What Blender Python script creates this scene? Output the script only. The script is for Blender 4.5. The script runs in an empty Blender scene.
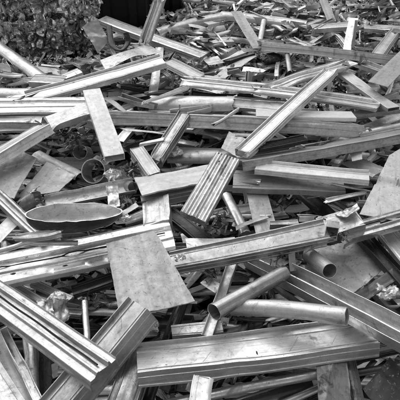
import bpy, bmesh, math, random
from mathutils import Vector, Matrix, noise
random.seed(7)
R = math.radians
scn = bpy.context.scene
col = scn.collection
# ------------------------------------------------------------------ camera
CAM_H, PITCH, FOV, BASE = 1.60, R(38), R(43), 0.30
F = 200 / math.tan(FOV / 2)
FWD = Vector((0, math.cos(PITCH), -math.sin(PITCH)))
UPV = Vector((0, math.sin(PITCH), math.cos(PITCH)))
EYE = Vector((0, 0, CAM_H))
def P(x, y, h=0.0):
    """the point at height h over the mean level of the heap seen at x, y of the photograph"""
    d = FWD + Vector((1, 0, 0)) * ((x - 200) / F) + UPV * ((200 - y) / F)
    return EYE + d * ((CAM_H - BASE - h) / -d.z)
def proj(p):
    v = p - EYE
    z = v.dot(FWD)
    return Vector((200 + F * v.x / z, 200 - F * v.dot(UPV) / z))
cam = bpy.data.objects.new('camera', bpy.data.cameras.new('camera'))
col.objects.link(cam)
cam.location = EYE
cam.rotation_euler = (R(90) - PITCH, 0, 0)
cam.data.angle = FOV
cam.data.clip_start = 0.02
cam.data.clip_end = 500
scn.camera = cam
# ------------------------------------------------------------------ light
w = bpy.data.worlds.new('World'); scn.world = w; w.use_nodes = True
nt = w.node_tree; nt.nodes.clear()
SUN_EL, SUN_AZ = 52, -32          # azimuth from +Y (away from the camera), negative to the left
sky = nt.nodes.new('ShaderNodeTexSky'); sky.sky_type = 'NISHITA'; sky.sun_disc = False
sky.sun_elevation = R(SUN_EL); sky.sun_rotation = R(SUN_AZ)
bwn = nt.nodes.new('ShaderNodeRGBToBW')
bg = nt.nodes.new('ShaderNodeBackground'); bg.inputs['Strength'].default_value = 0.14
wo = nt.nodes.new('ShaderNodeOutputWorld')
nt.links.new(sky.outputs[0], bwn.inputs[0]); nt.links.new(bwn.outputs[0], bg.inputs[0]); nt.links.new(bg.outputs[0], wo.inputs[0])
sl = bpy.data.lights.new('sun', 'SUN'); sl.energy = 1.35; sl.angle = R(80)
so = bpy.data.objects.new('sun', sl); col.objects.link(so)
sd = Vector((math.sin(R(SUN_AZ)) * math.cos(R(SUN_EL)), math.cos(R(SUN_AZ)) * math.cos(R(SUN_EL)), math.sin(R(SUN_EL))))
so.rotation_euler = (-sd).to_track_quat('-Z', 'Y').to_euler(); so.location = (0, 0, 8)
vs = scn.view_settings
scn.display_settings.display_device = 'sRGB'
vs.view_transform = 'Standard'; vs.look = 'None'; vs.gamma = 1; vs.use_curve_mapping = False; vs.exposure = 0.45
# ------------------------------------------------------------------ materials (a monochrome photograph: greys only)
def metal(name, base, rough, metallic=0.9, streak=0.25, stain=0.3, stain_col=0.08, speck=0.3, bump=0.25, stain_scale=14, vary=0.2, cover=0.6, scr=0.3):
    m = bpy.data.materials.new(name); m.use_nodes = True
    n = m.node_tree; N = n.nodes; L = n.links; N.clear()
    out = N.new('ShaderNodeOutputMaterial'); b = N.new('ShaderNodeBsdfPrincipled')
    L.new(b.outputs[0], out.inputs[0])
    tc = N.new('ShaderNodeTexCoord'); oi = N.new('ShaderNodeObjectInfo')
    sc = N.new('ShaderNodeMath'); sc.operation = 'MULTIPLY'; sc.inputs[1].default_value = 37.0; L.new(oi.outputs['Random'], sc.inputs[0])
    add = N.new('ShaderNodeVectorMath'); add.operation = 'ADD'; L.new(tc.outputs['Object'], add.inputs[0]); L.new(sc.outputs[0], add.inputs[1])
    vr = N.new('ShaderNodeVectorRotate'); vr.rotation_type = 'Z_AXIS'; vr.inputs['Angle'].default_value = .7; L.new(add.outputs[0], vr.inputs['Vector'])
    def noi(scale, detail, rgh, stretch=None, dist=0.0, turned=False):
        t = N.new('ShaderNodeTexNoise'); t.inputs['Scale'].default_value = scale; t.inputs['Detail'].default_value = detail
        t.inputs['Roughness'].default_value = rgh; t.inputs['Distortion'].default_value = dist
        if stretch:
            mp = N.new('ShaderNodeVectorMath'); mp.operation = 'MULTIPLY'; mp.inputs[1].default_value = stretch
            L.new(vr.outputs[0] if turned else add.outputs[0], mp.inputs[0]); L.new(mp.outputs[0], t.inputs['Vector'])
        else: L.new(add.outputs[0], t.inputs['Vector'])
        return t.outputs[0]
    def rng(s, a, b_, c, d):
        r = N.new('ShaderNodeMapRange'); r.inputs[1].default_value = a; r.inputs[2].default_value = b_
        r.inputs[3].default_value = c; r.inputs[4].default_value = d; L.new(s, r.inputs[0]); return r.outputs[0]
    def op(o, a, b_):
        t = N.new('ShaderNodeMath'); t.operation = o
        for i, v in enumerate((a, b_)):
            if isinstance(v, (int, float)): t.inputs[i].default_value = v
            else: L.new(v, t.inputs[i])
        return t.outputs[0]
    s1 = noi(1.0, 4, .6, (.5, 85, 85)); s2 = noi(1.0, 2, .6, (2.0, 460, 460))
    bl = noi(stain_scale, 9, .68, None, .6); sp = noi(130, 4, .7); bg_ = noi(5, 4, .6)
    val = op('MULTIPLY', rng(s1, .3, .7, 1 - streak, 1 + streak * .35), rng(s2, .3, .7, 1 - streak * .5, 1 + streak * .2))
    val = op('MULTIPLY', val, rng(oi.outputs['Random'], 0, 1, 1 - vary, 1 + vary * .4))
    val = op('MULTIPLY', val, rng(bg_, .3, .7, .86, 1.08))
    gr = noi(42, 8, .7, None, .4); scx = noi(1.0, 3, .6, (240, 14, 240), .8, True); scy = noi(1.0, 2, .6, (9, 330, 330))
    val = op('MULTIPLY', val, rng(gr, .36, .66, 1.06, .80))
    scm = op('MULTIPLY', op('MAXIMUM', rng(scx, .66, .71, 0, 1), rng(scy, .67, .72, 0, 1)), .5 if metallic > .5 else .22)
    val = op('MULTIPLY', val, op('SUBTRACT', 1.0, scm))
    val = op('MULTIPLY', val, base)
    bd = noi(1.0, 2, .5, (.12, 46, 46)); sm = noi(1.0, 7, .7, (7, 26, 26), .5)
    val = op('MULTIPLY', val, rng(bd, .35, .65, 1 - streak * .9, 1 + streak * .45))  # die-line bands that also paint in bright and dark reflections
    mask = op('MULTIPLY', rng(bl, cover, cover + .12, 0, 1), stain)
    mask = op('MAXIMUM', mask, op('MULTIPLY', rng(sm, .60, .74, 0, 1), stain * .9))
    spm = op('MULTIPLY', rng(sp, .62, .70, 0, 1), speck)
    mask = op('MAXIMUM', mask, spm)
    mx = N.new('ShaderNodeMix'); mx.data_type = 'FLOAT'
    L.new(mask, mx.inputs[0]); L.new(val, mx.inputs[2]); mx.inputs[3].default_value = stain_col
    cl = op('MINIMUM', mx.outputs[0], .93)
    comb = N.new('ShaderNodeCombineColor')
    for i in range(3): L.new(cl, comb.inputs[i])
    L.new(comb.outputs[0], b.inputs['Base Color'])
    rr = op('ADD', rng(bl, .3, .75, rough - .1, rough + .18), op('MULTIPLY', mask, .25)); rr = op('ADD', rr, rng(s2, .3, .7, -.05, .06)); rr = op('ADD', rr, rng(gr, .35, .7, -.06, .12)); rr = op('ADD', rr, rng(bd, .35, .65, .10, -.08))
    L.new(rr, b.inputs['Roughness'])
    L.new(op('MULTIPLY', op('SUBTRACT', 1.0, mask), metallic), b.inputs['Metallic'])
    h = op('ADD', op('MULTIPLY', noi(13, 2.5, .5), 1.0), op('MULTIPLY', s2, scr * .12))
    h = op('ADD', h, op('MULTIPLY', gr, .12)); h = op('ADD', h, op('MULTIPLY', scm, -.08)); h = op('ADD', h, op('MULTIPLY', sp, .05)); h = op('ADD', h, op('MULTIPLY', s1, scr * .25))
    bp = N.new('ShaderNodeBump'); bp.inputs['Strength'].default_value = bump * .7; bp.inputs['Distance'].default_value = .010
    L.new(h, bp.inputs['Height']); L.new(bp.outputs[0], b.inputs['Normal'])
    return m
M = {
 'mill':   metal('mill_aluminium', .74, .33, .78, .16, .7, .06, .8, .32, cover=.585, vary=.30, scr=.2),
 'bright': metal('bright_aluminium', .78, .31, .76, .12, .6, .07, .75, .30, cover=.60, vary=.18, scr=.2),
 'dull':   metal('oxidised_aluminium', .58, .38, .6, .16, .7, .05, .75, .36, cover=.57, vary=.3, scr=.25),
 'streak': metal('streaked_aluminium', .78, .27, .8, .38, .65, .035, .6, .28, scr=.5, vary=.25),
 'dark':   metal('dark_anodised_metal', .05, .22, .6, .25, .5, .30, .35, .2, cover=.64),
 'hull':   metal('dark_hull', .09, .30, .75, .10, .7, .20, .4, .2, cover=.58, vary=.05),  # the bowl's outside, darker than its inside
 'steel':  metal('grey_steel', .17, .28, .7, .40, .6, .025, .45, .2, vary=.35),
 'white':  metal('white_enamel', .80, .38, .10, .06, .6, .12, .6, .06, stain_scale=24, cover=.62, vary=.15),
 'matte':  metal('grey_coated_sheet', .54, .44, .35, .08, .75, .08, .9, .2, stain_scale=40, cover=.585, vary=.2),
 'stained':metal('stained_sheet', .28, .40, .5, .10, .9, .035, .7, .3, stain_scale=30, cover=.50, vary=.1),
 'grime':  metal('grimy_sheet', .46, .42, .4, .06, .9, .06, 1, .25, stain_scale=46, cover=.55, vary=.1),
 'pale':   metal('pale_sheet', .66, .44, .3, .06, .85, .12, 1, .2, stain_scale=50, cover=.60, vary=.06),
 'speck':  metal('black_speckled_plate', .04, .40, .3, .1, .8, .34, .7, .2, stain_scale=75, cover=.60, vary=.05),
 'black':  metal('plain_black', .010, .6, .2, .3, .4, .02, .2, .2),
 'foil':   metal('crumpled_foil', .78, .32, .6, .08, .55, .06, .5, .25, stain_scale=36, cover=.54),
 'shred':  metal('shredded_aluminium', .32, .34, .6, .08, .8, .02, .5, .3, stain_scale=20, cover=.54),  # base darkened to put the shade of the gaps into the colour
 'bale':   metal('crushed_can_metal', .95, .17, .8, .04, .98, .005, .25, .2, stain_scale=17, cover=.495),  # black blotches paint in crevice shade between the bright facets
 'pit':    metal('pitted_sheet', .42, .46, .35, .06, .8, .10, 1, .2, stain_scale=48, cover=.60, vary=.12),
}
def earth():
    m = bpy.data.materials.new('dirty_ground'); m.use_nodes = True; n = m.node_tree; b = n.nodes['Principled BSDF']
    t = n.nodes.new('ShaderNodeTexNoise'); t.inputs['Scale'].default_value = 9; t.inputs['Detail'].default_value = 10
    r = n.nodes.new('ShaderNodeValToRGB'); r.color_ramp.elements[0].color = (.012, .012, .012, 1); r.color_ramp.elements[1].color = (.07, .07, .07, 1)
    n.links.new(t.outputs[0], r.inputs[0]); n.links.new(r.outputs[0], b.inputs['Base Color']); b.inputs['Roughness'].default_value = .95
    return m
EARTH = earth()
# ------------------------------------------------------------------ making objects
def obj(name, me, mat, parent=None, mw=None):
    o = bpy.data.objects.new(name, me); col.objects.link(o)
    for mm in (mat if isinstance(mat, (list, tuple)) else [mat]): me.materials.append(M[mm] if isinstance(mm, str) else mm)
    if parent: o.parent = parent
    if mw is not None: o.matrix_world = mw
    return o
ANCH = []          # (pixel, phrase): named pieces the small offcuts are described by
USED = set()
def tag(o, label, cat, group=None, anchor=None, px=None):
    o['label'] = label; o['category'] = cat
    if group: o['group'] = group
    if anchor: ANCH.append((Vector(px), anchor))
    USED.add(label)
def smooth(me, ang=35):
    me.shade_smooth(); me.set_sharp_from_angle(angle=R(ang))
def section(kind, W, H, t):
    """closed outline(s) (y, z) of an extrusion; the face that is seen lies at z=0; -y is the side towards the viewer"""
    a = W / 2
    if kind == 'flat': return [(-a, 0), (a, 0), (a, -t), (-a, -t)], None
    if kind == 'box':
        o = [(-a, 0), (a, 0), (a, -H), (-a, -H)]; i = [(-a + t, -t), (a - t, -t), (a - t, -H + t), (-a + t, -H + t)]; return o, i
    g_ = min(.0022, t * .75); W_ = W
    def bead(y, r, wd): return [(y - wd, 0), (y - wd * .7, r), (y + wd * .7, r), (y + wd, 0)]
    if kind == 'cap':
        top = [(-a, 0), (-a + .10 * W, 0), (-a + .10 * W + g_ * .4, -g_), (-a + .14 * W, -g_), (-a + .14 * W + g_ * .4, 0), (a - .2 * W, 0), (a - .2 * W + g_ * .4, g_ * .8), (a, g_ * .8)]
        return top + [(a, -H), (a - t, -H), (a - t, -t - g_), (-a + t, -t - g_), (-a + t, -H), (-a, -H)], None
    if kind == 'angle':
        top = [(-a - g_, 0), (-a + g_ * 2, g_), (-a + .10 * W + g_ * 2, g_), (-a + .12 * W + g_ * 2, 0)] + bead(a - .25 * W, g_ * .8, .04 * W) + [(a - g_, 0), (a - g_, g_), (a, g_)]
        return top + [(a, -t), (-a + t, -t), (-a + t, -H), (-a - g_, -H), (-a - g_, -H + .12 * H), (-a, -H + .14 * H), (-a, -.5 * H), (-a - g_ * .8, -.48 * H), (-a - g_ * .8, -.36 * H), (-a, -.34 * H), (-a, -.1 * H)], None
    if kind == 'tray':
        l = min(.16 * W, .012)
        top = [(-a, l * .5), (-a + t, l * .5), (-a + t, 0)] + bead(-a + .16 * W, g_, .02 * W) + bead(a - .22 * W, g_ * 1.2, .03 * W) + [(a - t, 0), (a - t, l), (a, l), (a, -H), (a - t, -H), (a - t, -t), (-a + t, -t), (-a + t, -H)]
        return top + [(-a - g_, -H), (-a - g_, -H * .86), (-a, -H * .84), (-a, -H * .34), (-a - g_ * .7, -H * .32), (-a - g_ * .7, -H * .26), (-a, -H * .24)], None
    if kind == 'chan':
        return [(-a, H), (-a + t, H), (-a + t, 0), (a - t, 0), (a - t, H), (a, H), (a, -t), (-a, -t)], None
    if kind == 'ribbed':
        top = []; k = 5
        for j in range(k):
            y0 = -a + W * j / k; q = W / k; r = H * .28
            top += [(y0, 0), (y0 + q * .22, 0), (y0 + q * .30, r), (y0 + q * .62, r), (y0 + q * .72, -r * .5), (y0 + q * .92, -r * .5)]
        top += [(a - t, 0), (a - t, H * .5), (a, H * .5)]
        return top + [(a, -H), (a - t, -H), (a - t, -t - H * .2), (-a + t, -t - H * .2), (-a + t, -H), (-a, -H)], None
    if kind == 'flute':
        top = []; k = 8
        for j in range(k):
            y0 = -a + W * j / k; q = W / k; r = .0035
            top += [(y0, 0), (y0 + q * .15, r), (y0 + q * .6, r), (y0 + q * .75, -r * .6)]
        top += [(a, 0)]
        return top + [(a, -H), (-a, -H)], None
    if kind == 'rail':
        h = H
        return [(-a, h * .8), (-a + t, h * .8), (-a + t, 0), (-.12 * W - t, 0), (-.12 * W - t, h), (-.12 * W + t, h), (-.12 * W + t, 0), (a - t, 0), (a - t, h * 1.1), (a, h * 1.1), (a, -t), (-a, -t)], None
    if kind == 'ridge':      # two shallow steps and a bead
        r = H * .3
        return [(-a, -r), (-a + .06 * W, 0), (-.22 * W, 0), (-.19 * W, r), (-.12 * W, r), (-.09 * W, -r * .6), (.18 * W, -r * .6), (.21 * W, r * 1.2), (.27 * W, r * 1.2), (.3 * W, 0), (a - t, 0), (a, r * .6), (a, -H), (a - t, -H), (a - t, -t - r), (-a + t, -t - r), (-a + t, -H), (-a, -H)], None
    if kind in ('tube', 'oval'):
        n = 28; f = 1 if kind == 'tube' else .8
        o = [(a * math.cos(-k * 2 * math.pi / n), f * a * math.sin(-k * 2 * math.pi / n) - a * f) for k in range(n)]
        b_ = a - t
        return o, [(b_ * math.cos(-k * 2 * math.pi / n), f * b_ * math.sin(-k * 2 * math.pi / n) - a * f) for k in range(n)]
    if kind == 'gutter':     # half pipe open upwards
        n = 14
        o = [(-a * math.cos(k * math.pi / n), -a * .8 * math.sin(k * math.pi / n)) for k in range(n + 1)]
        i = [(-(a - t) * math.cos(k * math.pi / n), -(a - t) * .8 * math.sin(k * math.pi / n)) for k in range(n + 1)]
        return i + o[::-1], None
    if kind == 'dome':       # half pipe lying open side down
        n = 14
        o = [(-a * math.cos(k * math.pi / n), a * .7 * math.sin(k * math.pi / n) - a * .7) for k in range(n + 1)]
        i = [((a - t) * math.cos(k * math.pi / n), (a - t) * .7 * math.sin(k * math.pi / n) - a * .7) for k in range(n + 1)]
        return o + i, None
def extrude(kind, L, W, H, t, taper=1.0, bow=0.0, twist=0.0, dent=.0015, jag=.003, seg=None, bend=0.0, crush=0.0, rip=0.0, kink=0.0):
    o, inn = section(kind, W, H, t)
    n = seg or max(8, min(34, int(L / .025)))
    U = [k / n for k in range(n + 1)]
    if rip:
        e = .045 / L; U = [0, e * .15, e * .35, e * .65] + [e + (1 - 2 * e) * k / n for k in range(n + 1)] + [1 - e * .65, 1 - e * .35, 1 - e * .15, 1]; n = len(U) - 1
    ku = random.uniform(.2, .8)
    sd = Vector((random.uniform(0, 90), random.uniform(0, 90), random.uniform(0, 90)))
    bm = bmesh.new()
    def ring(pts, k):
        u = U[k]; x = L * u; sc = 1 + (taper - 1) * u; out = []
        ca, sa = math.cos(twist * (u - .5)), math.sin(twist * (u - .5))
        for (y, z) in pts:
            y, z = y * sc, z * sc
            y, z = y * ca - z * sa, y * sa + z * ca
            q = Vector((x * 6, y * 18, z * 18)) + sd
            nn = noise.noise_vector(q)
            z += bow * math.sin(math.pi * u) * 1.0 + dent * nn.z * 2.2
            y += bend * math.sin(math.pi * u) + dent * nn.y * 1.6
            if kink:
                kk = math.exp(-((u - ku) * L / .03) ** 2); z -= kink * kk * (.5 + noise.noise(Vector((y * 30, 0, 0)) + sd)); y += kink * .5 * kk
            if rip:
                dd = max(0, 1 - min(u, 1 - u) * L / .045) ** 1.5
                rv = noise.noise_vector(Vector((y * 34, z * 34, x * 9)) + sd); r2 = noise.noise_vector(Vector((y * 90, z * 90, x * 14)) + sd)
                y += rip * dd * (rv.y * 1.4 + r2.y * .7); z += rip * dd * (rv.z * 1.6 + r2.z * .8); 
            if crush and u > .75: z *= 1 - crush * (u - .75) / .25
            xx = x
            if k in (0, n):
                j = noise.noise(Vector((y * 70, z * 70, k)) + sd) + .5 * noise.noise(Vector((y * 260, z * 260, k)) + sd)
                xx += (jag + rip * .9) * j * 1.6
            out.append(bm.verts.new((xx - L / 2, y, z)))
        return out
    ro = [ring(o, k) for k in range(n + 1)]
    m = len(o)
    for k in range(n):
        for j in range(m):
            bm.faces.new((ro[k][j], ro[k][(j + 1) % m], ro[k + 1][(j + 1) % m], ro[k + 1][j]))
    if inn:
        st = random.getstate(); ri = [ring(inn, k) for k in range(n + 1)]
        for k in range(n):
            for j in range(m):
                bm.faces.new((ri[k][(j + 1) % m], ri[k][j], ri[k + 1][j], ri[k + 1][(j + 1) % m]))
        for k in (0, n):
            for j in range(m):
                bm.faces.new((ro[k][j], ro[k][(j + 1) % m], ri[k][(j + 1) % m], ri[k][j]))
    else:
        for k in (0, n):
            f = bm.faces.new(ro[k]); bmesh.ops.triangulate(bm, faces=[f])
    bmesh.ops.recalc_face_normals(bm, faces=bm.faces)
    me = bpy.data.meshes.new(kind + '_extrusion'); bm.to_mesh(me); bm.free()
    smooth(me, 30 if kind not in ('tube', 'oval', 'gutter', 'dome') else 50)
    return me
def frame(A, B, roll=0.0):
    X = (B - A).normalized()
    up = Vector((0, 0, 1))
    if abs(X.z) > .93: up = -FWD
    n = (up - X * up.dot(X)).normalized()
    s = n.cross(X)
    if s.y < -.02 or (abs(s.y) <= .02 and s.x < 0):
        X = -X; s = -s
    q = Matrix.Rotation(roll, 3, X)
    return X, q @ s, q @ n
def bar(name, kind, a, b, w, d=6, mat='mill', roll=0, t=.0028, taper=1.0, label=None, cat='metal profile', anchor=None, bevel=True, group=None, **kw):
    d = d * {'cap': .55, 'box': .55, 'ridge': .55, 'ribbed': .6, 'tray': .75, 'flute': .5}.get(kind, 1)
    A, B = P(*a), P(*b)
    X, s, n = frame(A, B, R(roll))
    mid = (A + B) / 2; L = (B - A).length
    # the object's origin is the middle of the face that is seen
    pm = proj(mid); ax = proj(mid + X * .02) - pm
    if ax.length < 1e-3: ax = Vector((1, 0))
    ax.normalize()
    def ppm(v):
        e = proj(mid + v * .005) - pm
        return abs(e.x * ax.y - e.y * ax.x) / .005
    z = (mid - EYE).dot(FWD); full = F / z
    if kind in ('tube', 'oval'): W = w / full
    else: W = w / max(ppm(s), .3 * full)
    H = d / max(ppm(n), .4 * full)
    if (X - (B - A).normalized()).length > .1: taper = 1 / taper; W = W / ((1 + taper) / 2) 
    else: W = W / ((1 + taper) / 2)
    kw.setdefault('kink', random.choice([0, 0, .004, -.004, .007]))
    kw.setdefault('bow', random.uniform(-.006, .006) * min(1, L)); kw.setdefault('twist', random.uniform(-.06, .06))
    me = extrude(kind, L, W, H, min(t, W * .12), taper=taper, **kw)
    mw = Matrix.Translation(mid) @ Matrix((X, s, n)).transposed().to_4x4()
    if kind in ('tube', 'oval'): mw = mw @ Matrix.Translation((0, 0, W / 2 * (1 if kind == 'tube' else .8)))
    o = obj(name, me, mat, None, mw)
    if bevel:
        bv = o.modifiers.new('edge', 'BEVEL'); bv.width = .0008; bv.segments = 1; bv.limit_method = 'ANGLE'; bv.angle_limit = R(40)
    if label: tag(o, label, cat, group, anchor, ((a[0] + b[0]) / 2, (a[1] + b[1]) / 2))
    o['hand'] = 1
    return o
def sheet(name, pts, mat='matte', t=.0025, warp=.004, label=None, cat='metal sheet', anchor=None, fold=None, group=None, scale=5, cuts=5):
    V = [P(*p) for p in pts]
    c = sum(V, Vector()) / len(V)
    n = Vector()
    for i in range(len(V)): n += (V[i] - c).cross(V[(i + 1) % len(V)] - c)
    n.normalize()
    if n.z < 0: n = -n
    e = max(((V[(i + 1) % len(V)] - V[i]) for i in range(len(V))), key=lambda v: v.length)
    X = (e - n * e.dot(n)).normalized(); Y = n.cross(X)
    mw = Matrix.Translation(c) @ Matrix((X, Y, n)).transposed().to_4x4(); inv = mw.inverted()
    bm = bmesh.new()
    f = bm.faces.new([bm.verts.new(inv @ v) for v in V])
    bmesh.ops.triangulate(bm, faces=bm.faces[:])
    for _ in range(cuts): bmesh.ops.subdivide_edges(bm, edges=bm.edges[:], cuts=1, use_grid_fill=True)
    sd = Vector((random.uniform(0, 90), random.uniform(0, 90), 3))
    ex = max(v.co.length for v in bm.verts)
    cr = [(random.uniform(0, 3.14), random.uniform(-.5, .5) * ex, random.choice([-1, 1]) * random.uniform(.004, .011)) for _ in range(3)]
    for v in bm.verts:
        q = v.co * scale + sd
        for (an, of, am) in cr:        # soft bends with a sharp middle
            dd = v.co.x * math.cos(an) + v.co.y * math.sin(an) - of + .01 * noise.noise(v.co * 12 + sd)
            v.co.z += am * math.exp(-abs(dd) / (.10 * ex + .01)) * min(.8, warp * 130)
        v.co.z += warp * noise.noise(q) * 2 + warp * .35 * noise.noise(q * 4)
        if v.is_boundary:
            eg = min(1, .35 + warp * 90); v.co.x += eg * (.0025 * noise.noise(v.co * 45 + sd) + .0012 * noise.noise(v.co * 160 + sd)); v.co.y += eg * (.0025 * noise.noise(v.co * 45 - sd) + .0012 * noise.noise(v.co * 160 - sd)); v.co.z += eg * .004 * max(0, noise.noise(v.co * 22 + sd))
        if fold: v.co.z += fold(v.co)
    for f in bm.faces:
        if f.normal.z < 0: f.normal_flip()
    bm.normal_update()
    bmesh.ops.solidify(bm, geom=bm.faces[:], thickness=t)
    bmesh.ops.recalc_face_normals(bm, faces=bm.faces)
    me = bpy.data.meshes.new('cut_sheet'); bm.to_mesh(me); bm.free(); smooth(me, 40)
    o = obj(name, me, mat, None, mw)
    if label: tag(o, label, cat, group, anchor, (sum(p[0] for p in pts) / len(pts), sum(p[1] for p in pts) / len(pts)))
    o['hand'] = 1
    return o
def flake(bm, c, l, wd, q, sd, curl, nx=4, ny=2, thick=0):
    """one scrap of sheet: a strip creased a few times, a broken angle or channel end, or a crumpled bit"""
    kind = noise.cell(sd * 3.7)
    if kind < .42:           # creased strip
        n = random.choice([2, 3, 3, 4]); x = -l / 2; z = 0; a = random.gauss(0, .3); prev = None; sk = random.gauss(0, .25)
        for k in range(n + 1):
            w0 = wd * (.5 if k in (0, n) and random.random() < .25 else random.uniform(.85, 1)) / 2
            tw = random.gauss(0, .10) * wd
            r = [bm.verts.new(c + q @ Vector((x + sk * wd * v, v * 2 * w0 + 0, z + tw * v * 2))) for v in (-.5, .5)]
            if prev: bm.faces.new((prev[0], r[0], r[1], prev[1]))
            prev = r; st = l / n * random.uniform(.6, 1.3); x += st * math.cos(a); z += st * math.sin(a); a += random.gauss(0, .55)
    elif kind < .80:         # broken end of an angle, channel or tube
        m = random.choice([3, 3, 4, 4, 6]); h = wd * random.uniform(.3, .7); w2 = min(wd, l * .5) / 2
        if m == 3: pr = [(-w2, h), (-w2, 0), (w2, 0)]
        elif m == 4: pr = [(-w2, h), (-w2, 0), (w2, 0), (w2, h * random.uniform(.4, 1))]
        else: pr = [(w2 * .8 * math.cos(j * 1.05), w2 * .8 * math.sin(j * 1.05)) for j in range(6)] + [(w2 * .8, 0)]
        rows = []
        for x in (-l / 2, 0, l / 2):
            dz = random.gauss(0, .05) * l
            rows.append([bm.verts.new(c + q @ Vector((x + random.gauss(0, .05) * l * (x != 0), y + random.gauss(0, .03) * l, z + dz))) for (y, z) in pr])
        for r0, r1 in zip(rows, rows[1:]):
            for j in range(len(pr) - 1): bm.faces.new((r0[j], r1[j], r1[j + 1], r0[j + 1]))
    else:                    # crumpled bit
        g = []
        for i in range(nx + 1):
            row = []
            for j in range(ny + 1):
                u, v = i / nx - .5, j / ny - .5
                k = Vector((u * 2.2, v * 2.2, 0)) + sd
                p = Vector((u * l, v * wd, curl * l * .6 * (u * u + .6 * v * u) + l * .16 * noise.noise(k * 1.1) + l * .12 * noise.noise(k * 2.7)))
                p += Vector((noise.noise(k * 4), noise.noise(k * 4 + Vector((9, 0, 0))), 0)) * l * .05
                row.append(bm.verts.new(c + q @ p))
            g.append(row)
        for i in range(nx):
            for j in range(ny): bm.faces.new((g[i][j], g[i + 1][j], g[i + 1][j + 1], g[i][j + 1]))
def rot():
    return Matrix.Rotation(random.uniform(0, 6.283), 3, 'Z') @ Matrix.Rotation(random.gauss(0, .55), 3, 'X') @ Matrix.Rotation(random.gauss(0, .5), 3, 'Y')
def crumple(name, x, y, h, rx, ry, mat='foil', label=None, cat='crumpled foil', anchor=None, amp=.5, sub=5, freq=26, group=None):
    c = P(x, y, h); z = (c - EYE).dot(FWD); r = rx * z / F; ry = ry * z / F * 1.2
    sd = Vector((random.uniform(0, 90), random.uniform(0, 90), random.uniform(0, 90)))
    bm = bmesh.new()
    if 'shred' in name:          # a knot of curled torn strips
        for k in range(44):
            dr = Vector((random.gauss(0, .5) * r, random.gauss(0, .5) * ry, random.uniform(-.2, .55) * r))
            flake(bm, dr, r * random.choice([.5, .8, 1.2, 1.9]) * random.uniform(.8, 1.2), r * random.choice([.07, .14, .3, .45]) * random.uniform(.8, 1.2), rot(), Vector((random.uniform(0, 99), random.uniform(0, 99), 0)), random.uniform(-1.6, 1.6), 10, 2)
    else:
        bmesh.ops.create_icosphere(bm, subdivisions=sub, radius=1)
        amp *= .75; R0 = min(r, ry); f = 1.3 / R0
        for v in bm.verts:
            p = Vector((v.co.x * r, v.co.y * ry, v.co.z * R0 * .5)); q = p * f + sd
            p = p + noise.noise_vector(q) * R0 * amp * .75 + noise.noise_vector(q * 2.3) * R0 * amp * .20 + noise.noise_vector(q * 5) * R0 * amp * .10 - v.co * R0 * amp * .5 * (abs(noise.noise(q * 1.7)) + abs(noise.noise(q * 4.1)) * .5) + noise.noise_vector(q * 11) * R0 * amp * .07
            _, pts = noise.voronoi(q * 1.6); cid = noise.cell_vector(pts[0] * 7.3) - Vector((.5, .5, .5))
            v.co = p + v.co * (cid.dot(q * 1.6 - pts[0]) * R0 * amp * .10)
    me = bpy.data.meshes.new('crumple'); bm.to_mesh(me); bm.free()
    me.shade_smooth(); me.set_sharp_from_angle(angle=R(40 if 'shred' in name else 75))
    o = obj(name, me, mat, None, Matrix.Translation(c) @ Matrix.Rotation(random.uniform(-.5, .5), 4, 'Z'))
    if label: tag(o, label, cat, group, anchor, (x, y))
    o['hand'] = 1
    return o
def torn(o, end, n=7, l=.02):
    """a fringe of torn, curled metal on one end of a piece, one mesh that belongs to the piece"""
    vs_ = o.data.vertices; mx = max(v.co.x * end for v in vs_); rim = [v.co.copy() for v in vs_ if v.co.x * end > mx - .012]
    if not rim: return
    for k in range(n):
        bm = bmesh.new(); p = random.choice(rim); q = Matrix.Rotation(0 if end > 0 else math.pi, 3, 'Z') @ Matrix.Rotation(random.gauss(0, .5), 3, 'Y') @ Matrix.Rotation(random.gauss(0, .4), 3, 'Z') @ Matrix.Rotation(random.choice([0, 0, 1.57]) + random.gauss(0, .3), 3, 'X')
        ll = l * random.uniform(.5, 1.4)
        flake(bm, p + q @ Vector((ll * .32, 0, 0)), ll, ll * random.uniform(.15, .45), q, Vector((random.uniform(0, 99), random.uniform(0, 99), 0)), random.uniform(-1, 1), 6, 3)
        bmesh.ops.solidify(bm, geom=bm.faces[:], thickness=.0012)
        me = bpy.data.meshes.new('torn_edge'); bm.to_mesh(me); bm.free(); me.shade_smooth(); me.set_sharp_from_angle(angle=R(40))
        obj('torn_edge', me, o.data.materials[0], o)
def gasket(o, y, r=.0022):
    """a black rubber seal lying in the groove of a profile, following its face"""
    xs = sorted({round(v.co.x, 2) for v in o.data.vertices}); x0, x1 = xs[0] + .02, xs[-1] - .03
    W = max(v.co.y for v in o.data.vertices) - min(v.co.y for v in o.data.vertices)
    bm = bmesh.new(); n = 24; rings = []
    for k in range(n + 1):
        x = x0 + (x1 - x0) * k / n
        near = [v.co for v in o.data.vertices if abs(v.co.x - x) < .04 and abs(v.co.y - y * W) < .12 * W]
        z = max((c.z for c in near), default=0)
        rings.append([bm.verts.new((x, y * W + r * math.cos(j * math.pi / 3) + .0008 * math.sin(x * 30), z + .0006 + r * math.sin(j * math.pi / 3))) for j in range(6)])
    for k in range(n):
        for j in range(6): bm.faces.new((rings[k][j], rings[k][(j + 1) % 6], rings[k + 1][(j + 1) % 6], rings[k + 1][j]))
    bmesh.ops.recalc_face_normals(bm, faces=bm.faces)
    me = bpy.data.meshes.new('rubber_seal'); bm.to_mesh(me); bm.free(); me.shade_smooth()
    obj('rubber_seal', me, 'black', o)
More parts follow.
